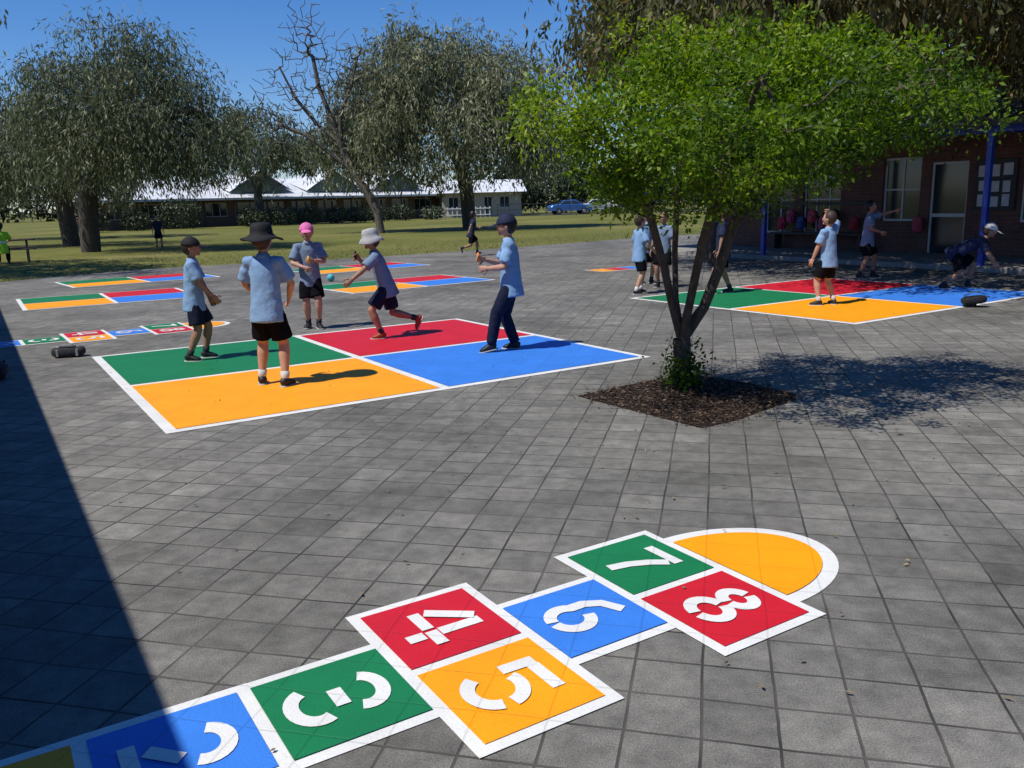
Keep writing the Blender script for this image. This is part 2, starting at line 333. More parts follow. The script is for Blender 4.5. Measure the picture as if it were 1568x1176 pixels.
# left weeping trees
weep_tree('weeping_willow_tree',[(-16.8,34.9,-.05),(-16.75,34.9,1.2),(-16.6,34.8,2.3),(-15.4,34.4,4.2,2),(-14.5,34.2,6.2),(-17.8,35,4.4,2),(-18.3,35.3,6),(-13,34,5.0,3),(-11.8,33.6,5.2)],
 [(-14.6,34.5,6.6,2.7,3.0,2.4),(-16.8,35,5.6,2.6,2.6,2.3),(-12.8,34,5.2,2.2,2.6,2.0),(-14.4,33.4,4.4,4.0,2.4,1.5),(-11.0,34,3.9,1.7,2.2,1.1)],
 220,26,9,(.24,.046),(.8,2.6),2.35,LW,WB,.38)
weep_tree('weeping_willow_tree',[(-20.8,41.4,-.05),(-20.9,41.4,1.5),(-21,41.5,2.8),(-20,41,5,2),(-22.8,41,5,2),(-24.5,41,5.5)],
 [(-22.6,41,5.2,3.0,3,2.5),(-25.5,40.5,4.2,3.2,3,2.0),(-19.6,41,4.4,2.6,3,1.8)],130,24,8,(.28,.058),(1,2.6),2.2,LW,WB,.4)
weep_tree('weeping_willow_tree',[(-25,52,-.05),(-25,52,2.5),(-24,52,5),(-27,52,5,1)],
 [(-25,52,5.0,5.0,3,2.4),(-31,52,5,4,3,2.3)],90,22,8,(.38,.085),(1,3),2.0,LW,WB,.4)
weep_tree('weeping_willow_tree',[(-21,74,-.05),(-21,74,3),(-20,74,5.5),(-22.5,74,5.5,1)],
 [(-20.5,74,7.4,4.2,3,2.6),(-16.8,74,6.2,2.6,3,1.8)],70,22,7,(.5,.11),(1,2.6),4.3,LW,WB,.35)
# tall tree left of the view whose shade falls on the lawn edge
weep_tree('weeping_willow_tree',[(-18.6,23.2,-.05),(-18.6,23.2,2),(-18.4,23.2,4),(-17,22.4,6.2,2),(-19,24.5,6.4,2)],
 [(-15.9,21.6,7.3,2.4,2.3,1.1),(-17.8,25.0,7.4,2.8,2.6,1.3),(-19.8,22,7,2.6,2.6,1.6),(-14.9,21.2,8.6,1.6,1.8,.8)],130,24,8,(.28,.07),(.6,1.5),5.4,LW,WB,.35)
# middle tree
weep_tree('weeping_willow_tree',[(-2.2,50,-.05),(-2.3,50,2.2),(-2.6,50,3.8),(-4.2,50,6.5,2),(-5,50,9),(-1,50,6.5,2),(0,50,8.5),(-7,50,6.2,3)],
 [(-4.4,50,9.0,3.0,3.2,2.7),(-7.0,50,7.4,2.4,2.8,2.4),(-.4,50,8.0,3.0,3.0,2.6),(-3.6,49,5.4,5.2,3,2.2),(1.6,50,5.6,2.0,2.8,2.3),(-8.8,50,5.4,1.3,2,1.5)],
 300,26,9,(.34,.075),(1.0,3.4),2.2,LW2,WB,.4,.02,.6)
# right big trees
weep_tree('weeping_peppermint_tree',[(4.9,20.6,-.05),(4.95,20.6,1.4),(5.0,20.5,2.6),(4.0,20.4,4.6,2),(3.4,20.3,6.5),(7,18.8,4.4,2),(8.6,17,5.2),(10.4,16,5.6),(6,16.2,5.0,5),(5.0,14.6,5.2)],
 [(4.4,20.2,6.6,3.2,3.0,2.4),(6.6,18.4,5.9,2.8,2.8,2.0),(9.2,16.6,5.6,2.8,2.6,1.9),(7.2,14.6,5.6,2.4,2.0,1.2),(4.8,15.4,5.2,2.0,2.0,1.0),(3.6,18.6,5.3,2.2,2.2,1.3),(6.8,11.8,5.6,2.2,1.8,.9),(5.0,13.6,5.4,2.2,1.7,.9),(8.6,13.2,5.6,2.4,1.8,.9),(4.4,16.8,5.4,2,2,1)],
 380,26,11,(.18,.055),(.6,1.7),3.2,LO,WB,.26,.012,.42)
weep_tree('weeping_peppermint_tree',[(14.4,13.4,-.05),(14.3,13.4,1.5),(14.2,13.4,3),(12.6,13.8,4.8,2),(11,14,5.4),(15.5,13.4,5,2)],
 [(12.2,14.6,5.0,3.2,2.8,1.7),(11.0,15.6,4.2,3.0,2.0,.9),(8.8,17.2,4.5,1.8,1.6,.7),(10.2,12.6,5.5,2.6,2.4,1.1),(15.5,13.4,5.6,3,3,2),(12.2,17.5,6.0,3.4,3,2)],
 260,24,11,(.18,.055),(.6,2.0),2.75,LO,WB,.26,.012,.42)
def leafmass(name,lobes,n,leaf,mat,down=.3):
    P=sample_lobes(lobes,n,.5); D=NP.normal(size=P.shape); D[:,2]-=down; D/=np.linalg.norm(D,axis=1,keepdims=True)
    k=P[:,2]>0.0; P=P[k];D=D[k]
    q=np.sin(P[:,0]*1.3/leaf[0]*.12)+np.cos(P[:,2]*1.7/leaf[0]*.12+P[:,0])
    return leafmesh(name,P,D,leaf[0]*NP.uniform(.6,1.4,len(P)),leaf[1]*NP.uniform(.7,1.3,len(P)),.45+.12*q+NP.uniform(-.3,.3,len(P)),mat)
lob=[]
for i in range(26):
    x=-2+i*1.7+R.uniform(-.6,.6); hh=R.uniform(2.6,4.4)*(1.0 if x<22 else 1.3); lob.append((x,100+R.uniform(-2,3)-max(0,(x-14))*.5,hh*1.05,R.uniform(2,3.4),2,hh))
leafmass('background_trees',lob,24000,(.6,.26),LD)
lob=[]
for i in range(70):
    x=-150+i*4.5+R.uniform(-2,2); hh=R.uniform(2.0,3.2); lob.append((x,165+R.uniform(-5,5)-abs(x)*.2,hh,R.uniform(4,6),3,hh))
leafmass('distant_treeline',lob,22000,(1.3,.5),LD)
lob=[]
for (x,y,r_,h_) in [(-26.5,70.5,2.0,1.3),(-21.2,72.5,1.3,.75),(-19,73.5,1.3,.8),(-17,75,1.3,.85),(-15,76.5,1.1,.75),(-13.2,78,1.3,.8),(-11.5,79.5,1.2,.7),(-9.8,81,1.3,.75),(-7,82,1.2,.7),(-32,66,2,1.1),(-29,68,1.2,.8)]:
    lob.append((x,y,h_*.9,r_,1,h_))
leafmass('garden_shrubs',lob,10000,(.24,.11),LD)
# bare tree
e=empty('bare_tree')
bt=[(-7.0,48,-.05),(-7.15,48,1.1),(-7.6,48,2.1),(-8.4,48,3.4),(-8.9,48,4.8),(-9.4,48,6.3),(-9.9,48,7.8),(-10.1,48,9.3)]
nodes=[bt[0]];par=[-1]
for q in bt[1:]: nodes.append(q); par.append(len(nodes)-2)
def br_(pts,st):
    pj=st
    for q in pts: nodes.append(q);par.append(pj);pj=len(nodes)-1
br_([(-7.5,48,3.4),(-7.0,48,4.8),(-6.7,48,6.2)],2); br_([(-9.6,48,4.4),(-10.8,48,5.3),(-12.2,48,5.9)],3); br_([(-10.2,48.2,5.9),(-11.2,48.2,7.2),(-11.9,48,8.8)],4); br_([(-8.8,47.8,6.3),(-8.1,47.8,7.8),(-7.7,47.8,9.2)],4)
T=sample_lobes([(-10.4,48,8.4,2.2,1.5,3.4),(-12.0,48,7.2,1.9,1.3,2.0),(-8.2,48,8.6,2.0,1.3,2.2),(-7.0,48,6.2,1.3,1.1,1.7),(-11.8,48,5.4,1.8,1.2,1.0),(-10.4,48,10.6,1.2,1,1.9),(-12.9,48,6.3,1.1,1,1.0)],820,.3)
nodes,par=grow(nodes,par,T,.45,.05,3); skin_tree('branches',nodes,par,.016,.22,GB,e,6,2.0)
# young foreground tree
e=empty('young_tree')
st=[(1.46,7.14,-.03),(1.45,7.13,.2),(1.44,7.12,.42)]
nodes=[];par=[]
for i,q in enumerate(st): nodes.append(q);par.append(i-1)
def stem(pts,start=2): br_(pts,start)
stem([(1.34,7.05,.72),(1.25,6.95,1.05),(1.12,6.8,1.42),(.9,6.5,1.8),(.62,6.2,2.1),(.35,6.0,2.25)])
stem([(1.40,7.2,.75),(1.39,7.22,1.15),(1.40,7.2,1.6),(1.45,7.1,2.1),(1.4,7.0,2.6)])
stem([(1.47,7.0,.7),(1.50,6.8,1.1),(1.55,6.5,1.6),(1.6,6.1,2.0),(1.6,5.6,2.3)])
stem([(1.62,7.12,.68),(1.74,7.12,1.0),(1.84,7.1,1.35),(2.1,6.9,1.75),(2.5,6.7,2.1),(2.95,6.5,2.35)])
stem([(1.54,7.22,.75),(1.62,7.35,1.2),(1.8,7.5,1.7),(2.1,7.6,2.2)])
YL=[(1.65,6.6,2.12,1.2,1.2,.58),(.82,6.4,2.06,.52,.7,.33),(2.55,6.6,2.28,.8,.9,.45),(1.7,6.8,2.50,.9,.8,.30),(1.25,6.6,1.70,.70,.8,.33),(2.0,6.5,1.75,.62,.7,.30),(2.95,6.7,2.12,.45,.7,.25),(1.55,5.6,1.98,.70,.6,.32)]
T=sample_lobes(YL,520,.35)
T=np.r_[T,np.array([(0.2+R.uniform(-.08,.1),6.1+R.uniform(-.5,.5),R.uniform(1.95,2.35)) for _ in range(10)]),np.array([(3.2+R.uniform(0,.35),6.5+R.uniform(-.5,.5),R.uniform(1.95,2.35)) for _ in range(12)]),np.array([(R.uniform(.9,3.1),R.uniform(6.4,7.4),R.uniform(2.65,2.92)) for _ in range(20)])]
nodes,par=grow(nodes,par,T,.16,.018); skin_tree('trunk_and_branches',nodes,par,.0028,.074,LB,e,8,1.95)
m=len(T); lp=80; sz=NP.uniform(.5,1.25,m); base=np.repeat(T,lp,0); 
off=NP.normal(size=(m*lp,3))*np.repeat(sz,lp)[:,None]*np.array([.08,.08,.065]); P=base+off
D=off/(np.linalg.norm(off,axis=1,keepdims=True)+1e-6)+NP.normal(size=off.shape)*.6; D[:,2]+=.15; D/=np.linalg.norm(D,axis=1,keepdims=True)
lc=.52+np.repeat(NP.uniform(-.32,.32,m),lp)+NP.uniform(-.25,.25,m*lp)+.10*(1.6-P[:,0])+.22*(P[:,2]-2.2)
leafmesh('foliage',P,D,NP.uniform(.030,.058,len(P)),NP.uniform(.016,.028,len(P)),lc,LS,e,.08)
n=900; P=np.c_[1.46+NP.normal(size=n)*.09,7.1+NP.normal(size=n)*.09,np.abs(NP.normal(size=n))*.16+.02]; D=NP.normal(size=P.shape); D[:,2]=abs(D[:,2]); D/=np.linalg.norm(D,axis=1,keepdims=True)
leafmesh('base_shoots',P,D,NP.uniform(.03,.06,n),NP.uniform(.015,.028,n),NP.uniform(0,.5,n),LS,e)
# mulch bed
bed=[(.54,6.88),(.86,6.42),(1.32,5.79),(1.62,5.98),(2.22,6.55),(2.3,6.75),(2.0,7.25),(1.64,7.66),(1.2,7.4),(.8,7.1)]
m=MB(); ring=[V(x,y,.004) for x,y in bed]; m.add(ring,[tuple(range(len(ring)))]); 
SOIL=simple('mulch_soil',(.045,.032,.024),.95,.5,30,.1,0,.8,.02); eb=empty('mulch_bed'); m.obj('soil',SOIL,eb)
n=4200; ins=[]
def inpoly(x,y):
    c=False;j=len(bed)-1
    for i in range(len(bed)):
        if (bed[i][1]>y)!=(bed[j][1]>y) and x<(bed[j][0]-bed[i][0])*(y-bed[i][1])/(bed[j][1]-bed[i][1])+bed[i][0]: c=not c
        j=i
    return c
while len(ins)<n:
    x,y=R.uniform(.45,2.4),R.uniform(5.7,7.75)
    if inpoly(x+R.gauss(0,.06),y+R.gauss(0,.06)): ins.append((x,y,.008+R.uniform(0,.012)))
P=np.array(ins); D=NP.normal(size=P.shape); D[:,2]*=.12; D/=np.linalg.norm(D,axis=1,keepdims=True); fl=np.tile(np.array([[0,0,1.]]),(n,1))+NP.normal(size=(n,3))*.5
leafmesh('wood_chips',P,D,NP.uniform(.015,.05,n),NP.uniform(.006,.016,n),NP.uniform(0,1,n)**2,m_leaf('chips',(.025,.016,.010),(.17,.11,.07),.0),eb,0,fl)
n=700; P=np.c_[NP.uniform(-5,9,n),NP.uniform(1.5,17,n),np.full(n,.016)]; k=NP.randint(0,n,260); P[k,0]=NP.normal(size=260)*1.6+2.2; P[k,1]=NP.normal(size=260)*1.4+6.8
D=NP.normal(size=P.shape); D[:,2]*=.1; D/=np.linalg.norm(D,axis=1,keepdims=True); fl=np.tile(np.array([[0,0,1.]]),(n,1))+NP.normal(size=(n,3))*.25
leafmesh('leaf_litter',P,D,NP.uniform(.02,.04,n),NP.uniform(.008,.016,n),NP.uniform(0,1,n),m_leaf('litter',(.06,.035,.018),(.30,.22,.12),0),None,0,fl)
# ------------------------------------------------------------------ buildings
BRK=m_brick('red_brick',(.17,.065,.045),(.12,.05,.038),(.12,.11,.10)); CRM=simple('cream_wall',(.42,.36,.27),.8,.1,3); WF=simple('white_frame',(.6,.6,.58),.5,.08,5)
BLP=simple('blue_painted_steel',(.012,.05,.42),.35,.1,6,.5); RFD=m_roof('dark_roof',(.12,.12,.12)); RFW=m_roof('white_roof',(.72,.74,.76)); GL=m_glass(); CON=simple('concrete_kerb',(.28,.265,.24),.85,.15,8); DK=simple('dark_trim',(.04,.042,.045),.5,.1,5)
def wall(m,x0,x1,y0,y1,z0,z1,ops):
    xs=x0
    for (a,c,zb,zt) in sorted(ops):
        if a>xs: m.box(xs,a,y0,y1,z0,z1)
        if zb>z0: m.box(a,c,y0,y1,z0,zb)
        if zt<z1: m.box(a,c,y0,y1,zt,z1)
        xs=c
    if xs<x1: m.box(xs,x1,y0,y1,z0,z1)
def window(mf,mg,a,c,zb,zt,y0,nx=2,nz=1,fw=.05):
    mf.box(a,c,y0,y0+.06,zb,zb+fw); mf.box(a,c,y0,y0+.06,zt-fw,zt); mf.box(a,a+fw,y0,y0+.06,zb+fw,zt-fw); mf.box(c-fw,c,y0,y0+.06,zb+fw,zt-fw)
    for i in range(1,nx): x=a+(c-a)*i/nx; mf.box(x-fw*.4,x+fw*.4,y0+.005,y0+.055,zb+fw,zt-fw)
    for i in range(1,nz): z=zb+(zt-zb)*i/nz; mf.box(a+fw,c-fw,y0+.008,y0+.052,z-fw*.35,z+fw*.35)
    mg.box(a+.01,c-.01,y0+.025,y0+.035,zb+.01,zt-.01)
sb=empty('school_building',(6.36,21.56,0),DA-math.pi/2)
W0,W1=-4.5,20
m=MB(); ops=[(-2.2,-1.2,.5,2.3),(-.9,.3,.5,2.3),(1.5,2.5,.85,2.35),(2.75,3.65,.12,2.2),(5.9,7.4,.85,2.35),(8.2,9.1,.12,2.2),(10,12,.85,2.35),(14,16,.85,2.35)]
wall(m,W0,W1,2.5,2.75,.10,2.75,ops); m.box(W0,W0+.25,2.75,9,.10,2.75); m.box(W1-.25,W1,2.75,9,.10,2.75); m.box(W0,W1,9,9.25,.10,2.75); m.obj('brick_walls',BRK,sb)
mf=MB();mg=MB()
for (a,c,zb,zt) in ops:
    if zb<.2:
        mf.box(a,a+.05,2.55,2.65,zb,zt); mf.box(c-.05,c,2.55,2.65,zb,zt); mf.box(a+.05,c-.05,2.55,2.65,zt-.05,zt); mf.box(a+.05,c-.05,2.56,2.64,.95,1.03); mg.box(a+.05,c-.05,2.58,2.62,zb,zt-.05)
    else: window(mf,mg,a,c,zb,zt,2.58,3 if c-a>1.1 else 2,2)
mf.obj('window_frames',WF,sb); mg.obj('window_glass',GL,sb)
m=MB(); m.box(W0-.3,W1,-.25,2.5,-.02,.10); bevel(m.obj('verandah_slab',CON,sb),.015)
m=MB()
for x in (-4.4,0,5.5,11,16.5): m.box(x-.05,x+.05,-.05,.05,.10,2.62)
m.box(W0-.2,W1,-.06,.06,2.62,2.76)
for x in (-4.4,0,5.5,11,16.5): m.box(x-.045,x+.045,.06,2.5,2.64,2.74)
m.obj('blue_posts_and_beams',BLP,sb)
m=MB(); y0=-.5; m.add([(W0-.4,y0,2.72),(W1+.4,y0,2.72),(W1+.4,5.8,4.6),(W0-.4,5.8,4.6),(W0-.4,y0,2.80),(W1+.4,y0,2.80),(W1+.4,5.8,4.7),(W0-.4,5.8,4.7)],[(0,3,2,1),(4,5,6,7),(0,1,5,4),(0,4,7,3),(1,2,6,5)])
m.add([(W0-.4,9.8,2.72),(W1+.4,9.8,2.72),(W1+.4,5.8,4.6),(W0-.4,5.8,4.6),(W0-.4,9.8,2.80),(W1+.4,9.8,2.80),(W1+.4,5.8,4.7),(W0-.4,5.8,4.7)],[(0,1,2,3),(7,6,5,4),(4,5,1,0),(0,3,7,4),(1,5,6,2)])
m.obj('roof',RFD,sb); m=MB(); m.box(W0-.4,W1+.4,-.62,-.505,2.70,2.82); m.obj('gutter',DK,sb)
m=MB(); 
for x in (W0,W1): m.add([(x,2.5,2.75),(x,9.25,2.75),(x,5.8,4.55)],[(0,1,2)])
m.obj('gable_infill',BRK,sb)
m=MB(); m.box(3.85,4.75,2.44,2.497,1.1,2.2); o=m.obj('notice_board',simple('board_dark',(.05,.05,.05),.6),sb)
m=MB()
for i in range(3):
    for j in range(3):
        x=3.93+i*.27+R.uniform(-.02,.02); z=1.17+j*.34+R.uniform(-.03,.02); m.box(x,x+R.uniform(.15,.21),2.432,2.437,z,z+R.uniform(.2,.28))
m.obj('notice_papers',simple('paper',(.6,.6,.6),.7,.1,9),sb)
m=MB(); m.box(4.95,5.85,2.44,2.497,.9,2.3); m.obj('green_board',simple('board_green',(.03,.16,.12),.6,.4,6),sb)
m=MB(); m.box(4.9,5.9,2.46,2.498,.85,2.35); m.obj('green_board_frame',WF,sb)
m=MB(); m.box(-1.6,1.3,2.40,2.49,1.25,1.33); m.box(-1.6,1.3,2.05,2.45,.50,.55)
for x in (-1.5,-.1,1.2): m.box(x-.03,x+.03,2.1,2.4,.10,.50)
m.obj('bag_rack',DK,sb)
BC=[(.5,.03,.10),(.45,.06,.16),(.05,.08,.3),(.55,.08,.12),(.5,.1,.2),(.03,.03,.05),(.4,.03,.05)]
sq=lambda x,y,z:(math.copysign(abs(x)**.5,x),math.copysign(abs(y)**.6,y),math.copysign(abs(z)**.7,z))
def backpack(name,loc,rz,col,parent=None,s=1.0,lay=False):
    e=empty(name,loc,rz); e.parent=parent; e.scale=(s,s,s)
    if lay: e.rotation_euler=(math.radians(82),0,rz)
    m=MB(); m.ell(V(0,0,.22),V(.14,0,0),V(0,.075,0),V(0,0,.21),20,12,sq)
    m.ell(V(0,-.075,.15),V(.105,0,0),V(0,.045,0),V(0,0,.11),16,8,sq)
    mt=simple('bag_%d'%int(col[0]*100+col[2]*1000),col,.75,.3,14,.3,0,.5,.02); m.obj('bag_body',mt,e,True)
    m=MB()
    for sx in (-.07,.07): m.sweep([V(sx,.07,.40),V(sx,.14,.33),V(sx,.15,.2),V(sx,.08,.06)],[(.02,.006)]*4,V(1,0,0),6)
    m.sweep([V(-.04,.03,.42),V(-.02,.03,.48),V(.02,.03,.48),V(.04,.03,.42)],[.008]*4,V(0,1,0),6); m.obj('straps',DK,e,True)
    m=MB(); m.sweep([V(-.10,-.118,.19),V(.10,-.118,.19)],[.004]*2,V(0,0,1),5); m.sweep([V(-.125,-.072,.30),V(-.08,-.070,.385),V(0,-.066,.40),V(.08,-.070,.385),V(.125,-.072,.30)],[.004]*5,V(0,1,0),5); m.obj('zips',simple('zip_grey',(.25,.25,.26),.5),e)
    return e
for i,x in enumerate((-1.4,-1.1,-.75,-.4,-.05,.3,.9)):
    backpack('bag',(x,2.28,.78 if i%2 else .60),0,BC[i],sb,.85)
backpack('bag',(2.62,2.3,.6),0,BC[3],sb,.85)
# left building (casts the foreground shadow)
lo=V(-2.55,1.22,0)-RV*16
lb=empty('school_building',(lo.x,lo.y,0),DA-math.pi/2)
LN=30; m=MB(); ops=[(2+i*3.4,3.8+i*3.4,.95,2.2) for i in range(8)]
wall(m,.4,LN,-.85,-.6,0,2.8,ops); m.box(.4,.65,-7.2,-.85,0,2.8); m.box(LN-.25,LN,-7.2,-.85,0,2.8); m.box(.4,LN,-7.45,-7.2,0,2.8); m.obj('brick_walls',BRK,lb)
mf=MB();mg=MB()
for (a,c,zb,zt) in ops: window(mf,mg,a,c,zb,zt,-.74,3,1)
mf.obj('window_frames',WF,lb); mg.obj('window_glass',GL,lb)
m=MB(); m.add([(0,0,2.9),(LN+.4,0,2.9),(LN+.4,-4,4.3),(0,-4,4.3),(0,0,3.0),(LN+.4,0,3.0),(LN+.4,-4,4.4),(0,-4,4.4)],[(0,1,2,3),(7,6,5,4),(4,5,1,0),(0,3,7,4),(1,5,6,2)])
m.add([(0,-8,2.9),(LN+.4,-8,2.9),(LN+.4,-4,4.3),(0,-4,4.3),(0,-8,3.0),(LN+.4,-8,3.0),(LN+.4,-4,4.4),(0,-4,4.4)],[(0,3,2,1),(4,5,6,7),(0,1,5,4),(0,4,7,3),(1,2,6,5)])
m.obj('roof',RFD,lb)
m=MB(); 
for x in (.4,LN): m.add([(x,-.6,2.8),(x,-7.45,2.8),(x,-4,4.27)],[(0,1,2)])
m.box(.4,LN,-.6,-.02,2.84,2.88); m.obj('gable_and_soffit',CRM,lb)
# far building
fb=empty('far_school_building',(-33.5,70.2,0),math.radians(39)); FL=34
m=MB(); ops=[(1.2+i*2.7,3.2+i*2.7,.8,2.0) for i in range(12)]
wall(m,0,FL,0,.25,0,2.3,ops); m.box(0,.25,.25,9,0,2.3); m.box(FL-.25,FL,.25,9,0,2.3); m.obj('walls',m_brick('brown_brick',(.20,.11,.075),(.15,.09,.065),(.15,.14,.12)),fb)
mf=MB();mg=MB()
for (a,c,zb,zt) in ops: window(mf,mg,a,c,zb,zt,.1,3,1,.06)
mf.obj('window_frames',WF,fb); mg.obj('window_glass',GL,fb)
m=MB()
for i in range(13): x=.2+i*2.8; m.box(x-.06,x+.06,-1.9,-1.78,0,2.3)
m.obj('verandah_posts',DK,fb)
m=MB(); m.add([(-.6,-2.2,2.28),(FL+.6,-2.2,2.28),(FL-3,4.5,4.1),(3,4.5,4.1),(-.6,-2.2,2.36),(FL+.6,-2.2,2.36),(FL-3,4.5,4.2),(3,4.5,4.2),(-.6,9.6,2.36),(FL+.6,9.6,2.36)],[(0,3,2,1),(4,5,6,7),(0,1,5,4),(4,7,8),(5,9,6),(6,9,8,7)])
for gx in (14.2,21.5,28.5):
    m.add([(gx-3.0,-1.0,2.9),(gx+3.0,-1.0,2.9),(gx,-1.0,4.75),(gx,4.5,4.75),(gx-3.0,3.5,3.9),(gx+3.0,3.5,3.9)],[(0,2,3,4),(1,5,3,2)])
m.obj('roof',RFW,fb)
m=MB()
for gx in (14.2,21.5,28.5): m.add([(gx-2.7,-.9,2.85),(gx+2.7,-.9,2.85),(gx,-.9,4.55)],[(0,1,2)])
m.obj('gable_glazing',simple('gable_green',(.10,.14,.12),.4,.3,3),fb)
m=MB(); m.box(-.6,FL+.6,-2.34,-2.21,2.20,2.38); m.obj('gutter',WF,fb)
fb=empty('cream_building',(-6.5,88,0),math.radians(8))
m=MB(); ops=[(.6,1.6,.9,2.0),(2.2,3.2,.9,2.0),(4.2,5.0,0,2.0),(5.8,6.8,.9,2.0)]; wall(m,0,8,0,.25,0,2.4,ops); m.box(0,.25,.25,6,0,2.4); m.box(7.75,8,.25,6,0,2.4); m.obj('walls',CRM,fb)
mf=MB();mg=MB()
for o_ in ops: window(mf,mg,*o_,.1,2,1)
mf.obj('window_frames',WF,fb); mg.obj('window_glass',GL,fb)
m=MB(); m.add([(-.5,-.8,2.4),(8.5,-.8,2.4),(8.5,3,3.7),(-.5,3,3.7),(8.5,6.6,2.4),(-.5,6.6,2.4)],[(0,1,2,3),(3,2,4,5),(0,3,5),(1,4,2)]); m.obj('roof',RFW,fb)
m=MB()
for i in range(15): x=-8+i*.45; m.box(x-.04,x+.04,84.0,84.06,0,1.05)
m.box(-8.1,-1.6,83.94,84.0,.25,.33); m.box(-8.1,-1.6,83.94,84.0,.85,.93); m.obj('white_fence',WF)
m=MB()
for i in range(30): x=-1+i*1.2; m.box(x-.03,x+.03,86,86.06,0,1.2)
m.box(-1,34,86.0,86.04,1.14,1.2); m.box(-1,34,86.0,86.04,.6,.64); m.obj('school_fence',DK)
m=MB(); m.add([(-2,87.5,-.01),(60,87.5,-.01),(60,96,-.01),(-2,96,-.01)],[(0,1,2,3)]); m.obj('car_park',simple('asphalt',(.06,.06,.062),.9,.2,4))
def car(loc,rz,col,name='parked_car'):
    e=empty(name,loc,rz)
    prof=[(-2.15,.35),(-2.2,.75),(-2.0,.95),(-1.35,1.02),(-.75,1.42),(.55,1.45),(1.15,1.0),(1.95,.85),(2.2,.65),(2.15,.35)]
    m=MB(); n=len(prof)
    def w_(z): return .86 if z<1.0 else .86-(z-1.0)*.55
    m.add([(x,-w_(z),z) for x,z in prof]+[(x,w_(z),z) for x,z in prof],[tuple(range(n)),tuple(range(2*n-1,n-1,-1))]+[(i,i+n,(i+1)%n+n,(i+1)%n) for i in range(n)])
    o=m.obj('body',simple('car_paint_%d'%int(col[2]*100),col,.25,.05,2,.6,.2,0),e); bevel(o,.06,3)
    m=MB()
    for s in (-1,1):
        m.add([(-1.2,s*.862,1.04),(-.7,s*.68,1.36),(-.08,s*.67,1.38),(-.08,s*.862,1.04)],[(0,1,2,3)]); m.add([(0,s*.862,1.04),(0,s*.67,1.38),(.5,s*.68,1.37),(.98,s*.862,1.04)],[(0,1,2,3)])
    m.add([(.62,-.6,1.41),(.62,.6,1.41),(1.14,.72,1.03),(1.14,-.72,1.03)],[(0,1,2,3)]); m.add([(-.8,-.6,1.40),(-.8,.6,1.40),(-1.34,.72,1.05),(-1.34,-.72,1.05)],[(0,1,2,3)])
    for v_ in range(len(m.v)): x,y,z=m.v[v_]; m.v[v_]=(x,y*1.015,z+.012)
    m.obj('windows',GL,e)
    m=MB()
    for x in (-1.35,1.35):
        for s in (-1,1): m.sweep([V(x,s*.68,.32),V(x,s*.89,.32)],[.32,.32],V(0,0,1),18)
    m.obj('wheels',simple('tyre',(.02,.02,.02),.9),e)
    m=MB()
    for x in (-1.35,1.35):
        for s in (-1,1): m.sweep([V(x,s*.885,.32),V(x,s*.90,.32)],[.19,.17],V(0,0,1),14)
    m.obj('hubcaps',simple('hub',(.4,.4,.4),.3,.1,4,.5,.8),e)
car((6.4,90,0),math.radians(12),(.05,.16,.45)); car((9.2,91,0),math.radians(20),(.6,.62,.64)); car((11.4,91.5,0),math.radians(100),(.7,.7,.7))
# ------------------------------------------------------------------ people
SKN=[simple('skin_fair',(.46,.26,.18),.55,.08,20,.3,0,.05),simple('skin_tan',(.33,.175,.11),.55,.08,20,.3,0,.05)]
SHB=simple('shirt_light_blue',(.21,.345,.54),.9,.10,9,.12,0,.35,.008); SHG=simple('shirt_grey_blue',(.175,.235,.33),.9,.1,9,.12,0,.35,.008)
SHN=simple('shirt_navy',(.02,.028,.06),.85,.15,9,.15); BLK=simple('shorts_black',(.008,.008,.011),.9,.2,9,.04,0,.4,.01); NVY=simple('navy_cloth',(.012,.016,.038),.85,.2,9,.12,0,.4,.01)
HVY=simple('hi_vis_yellow',(.45,.75,.03),.7,.1,9); HVO=simple('hi_vis_orange',(.85,.16,.02),.7,.1,9)
SHO=simple('shoe_black',(.02,.02,.022),.5,.2,20); SHR=simple('shoe_red',(.35,.05,.02),.5,.3,20); SOL=simple('shoe_sole',(.40,.40,.38),.7); SOK=simple('sock_dark',(.04,.04,.05),.9); SOW=simple('sock_white',(.55,.55,.53),.9)
HB=simple('hair_brown',(.045,.025,.014),.6,.3,60,.4); HD=simple('hair_dark',(.012,.009,.008),.5,.3,60,.4)
CPK=simple('cap_pink',(.68,.16,.38),.8,.08,10); CBK=simple('cap_black',(.014,.014,.016),.8,.1,10); CNV=simple('cap_navy',(.012,.018,.05),.8,.1,10); CGR=simple('hat_grey',(.38,.38,.38),.85,.12,20); CWH=simple('cap_white',(.58,.58,.56),.8,.08,10)
EYW=simple('eye_white',(.7,.7,.68),.3,.02,5,.5,0,0); EYD=simple('eye_dark',(.02,.012,.01),.2,.1,5,.5,0,0); LIP=simple('lips',(.30,.11,.085),.5,.1,9,.3,0,0)
def rot(v,ax,deg): return Matrix.Rotation(math.radians(deg),3,ax)@v
def ik(a,c,l1,l2,pole):
    d=c-a; L=d.length
    if L>(l1+l2)*.998: c=a+d*((l1+l2)*.998/L); d=c-a; L=d.length
    L=max(L,abs(l1-l2)+.01); u=d.normalized(); x=(l1*l1-l2*l2+L*L)/(2*L); y=math.sqrt(max(0,l1*l1-x*x))
    q=pole-u*pole.dot(u); q.normalize(); return a+u*x+q*y,c
def rmesh(o,vox,it=4,f=.5):
    r=o.modifiers.new('r','REMESH'); r.mode='VOXEL'; r.voxel_size=vox; r.use_smooth_shade=True
    s=o.modifiers.new('s','SMOOTH'); s.iterations=it; s.factor=f
TX=bpy.data.textures.new('cloth_folds','CLOUDS'); TX.noise_scale=.07
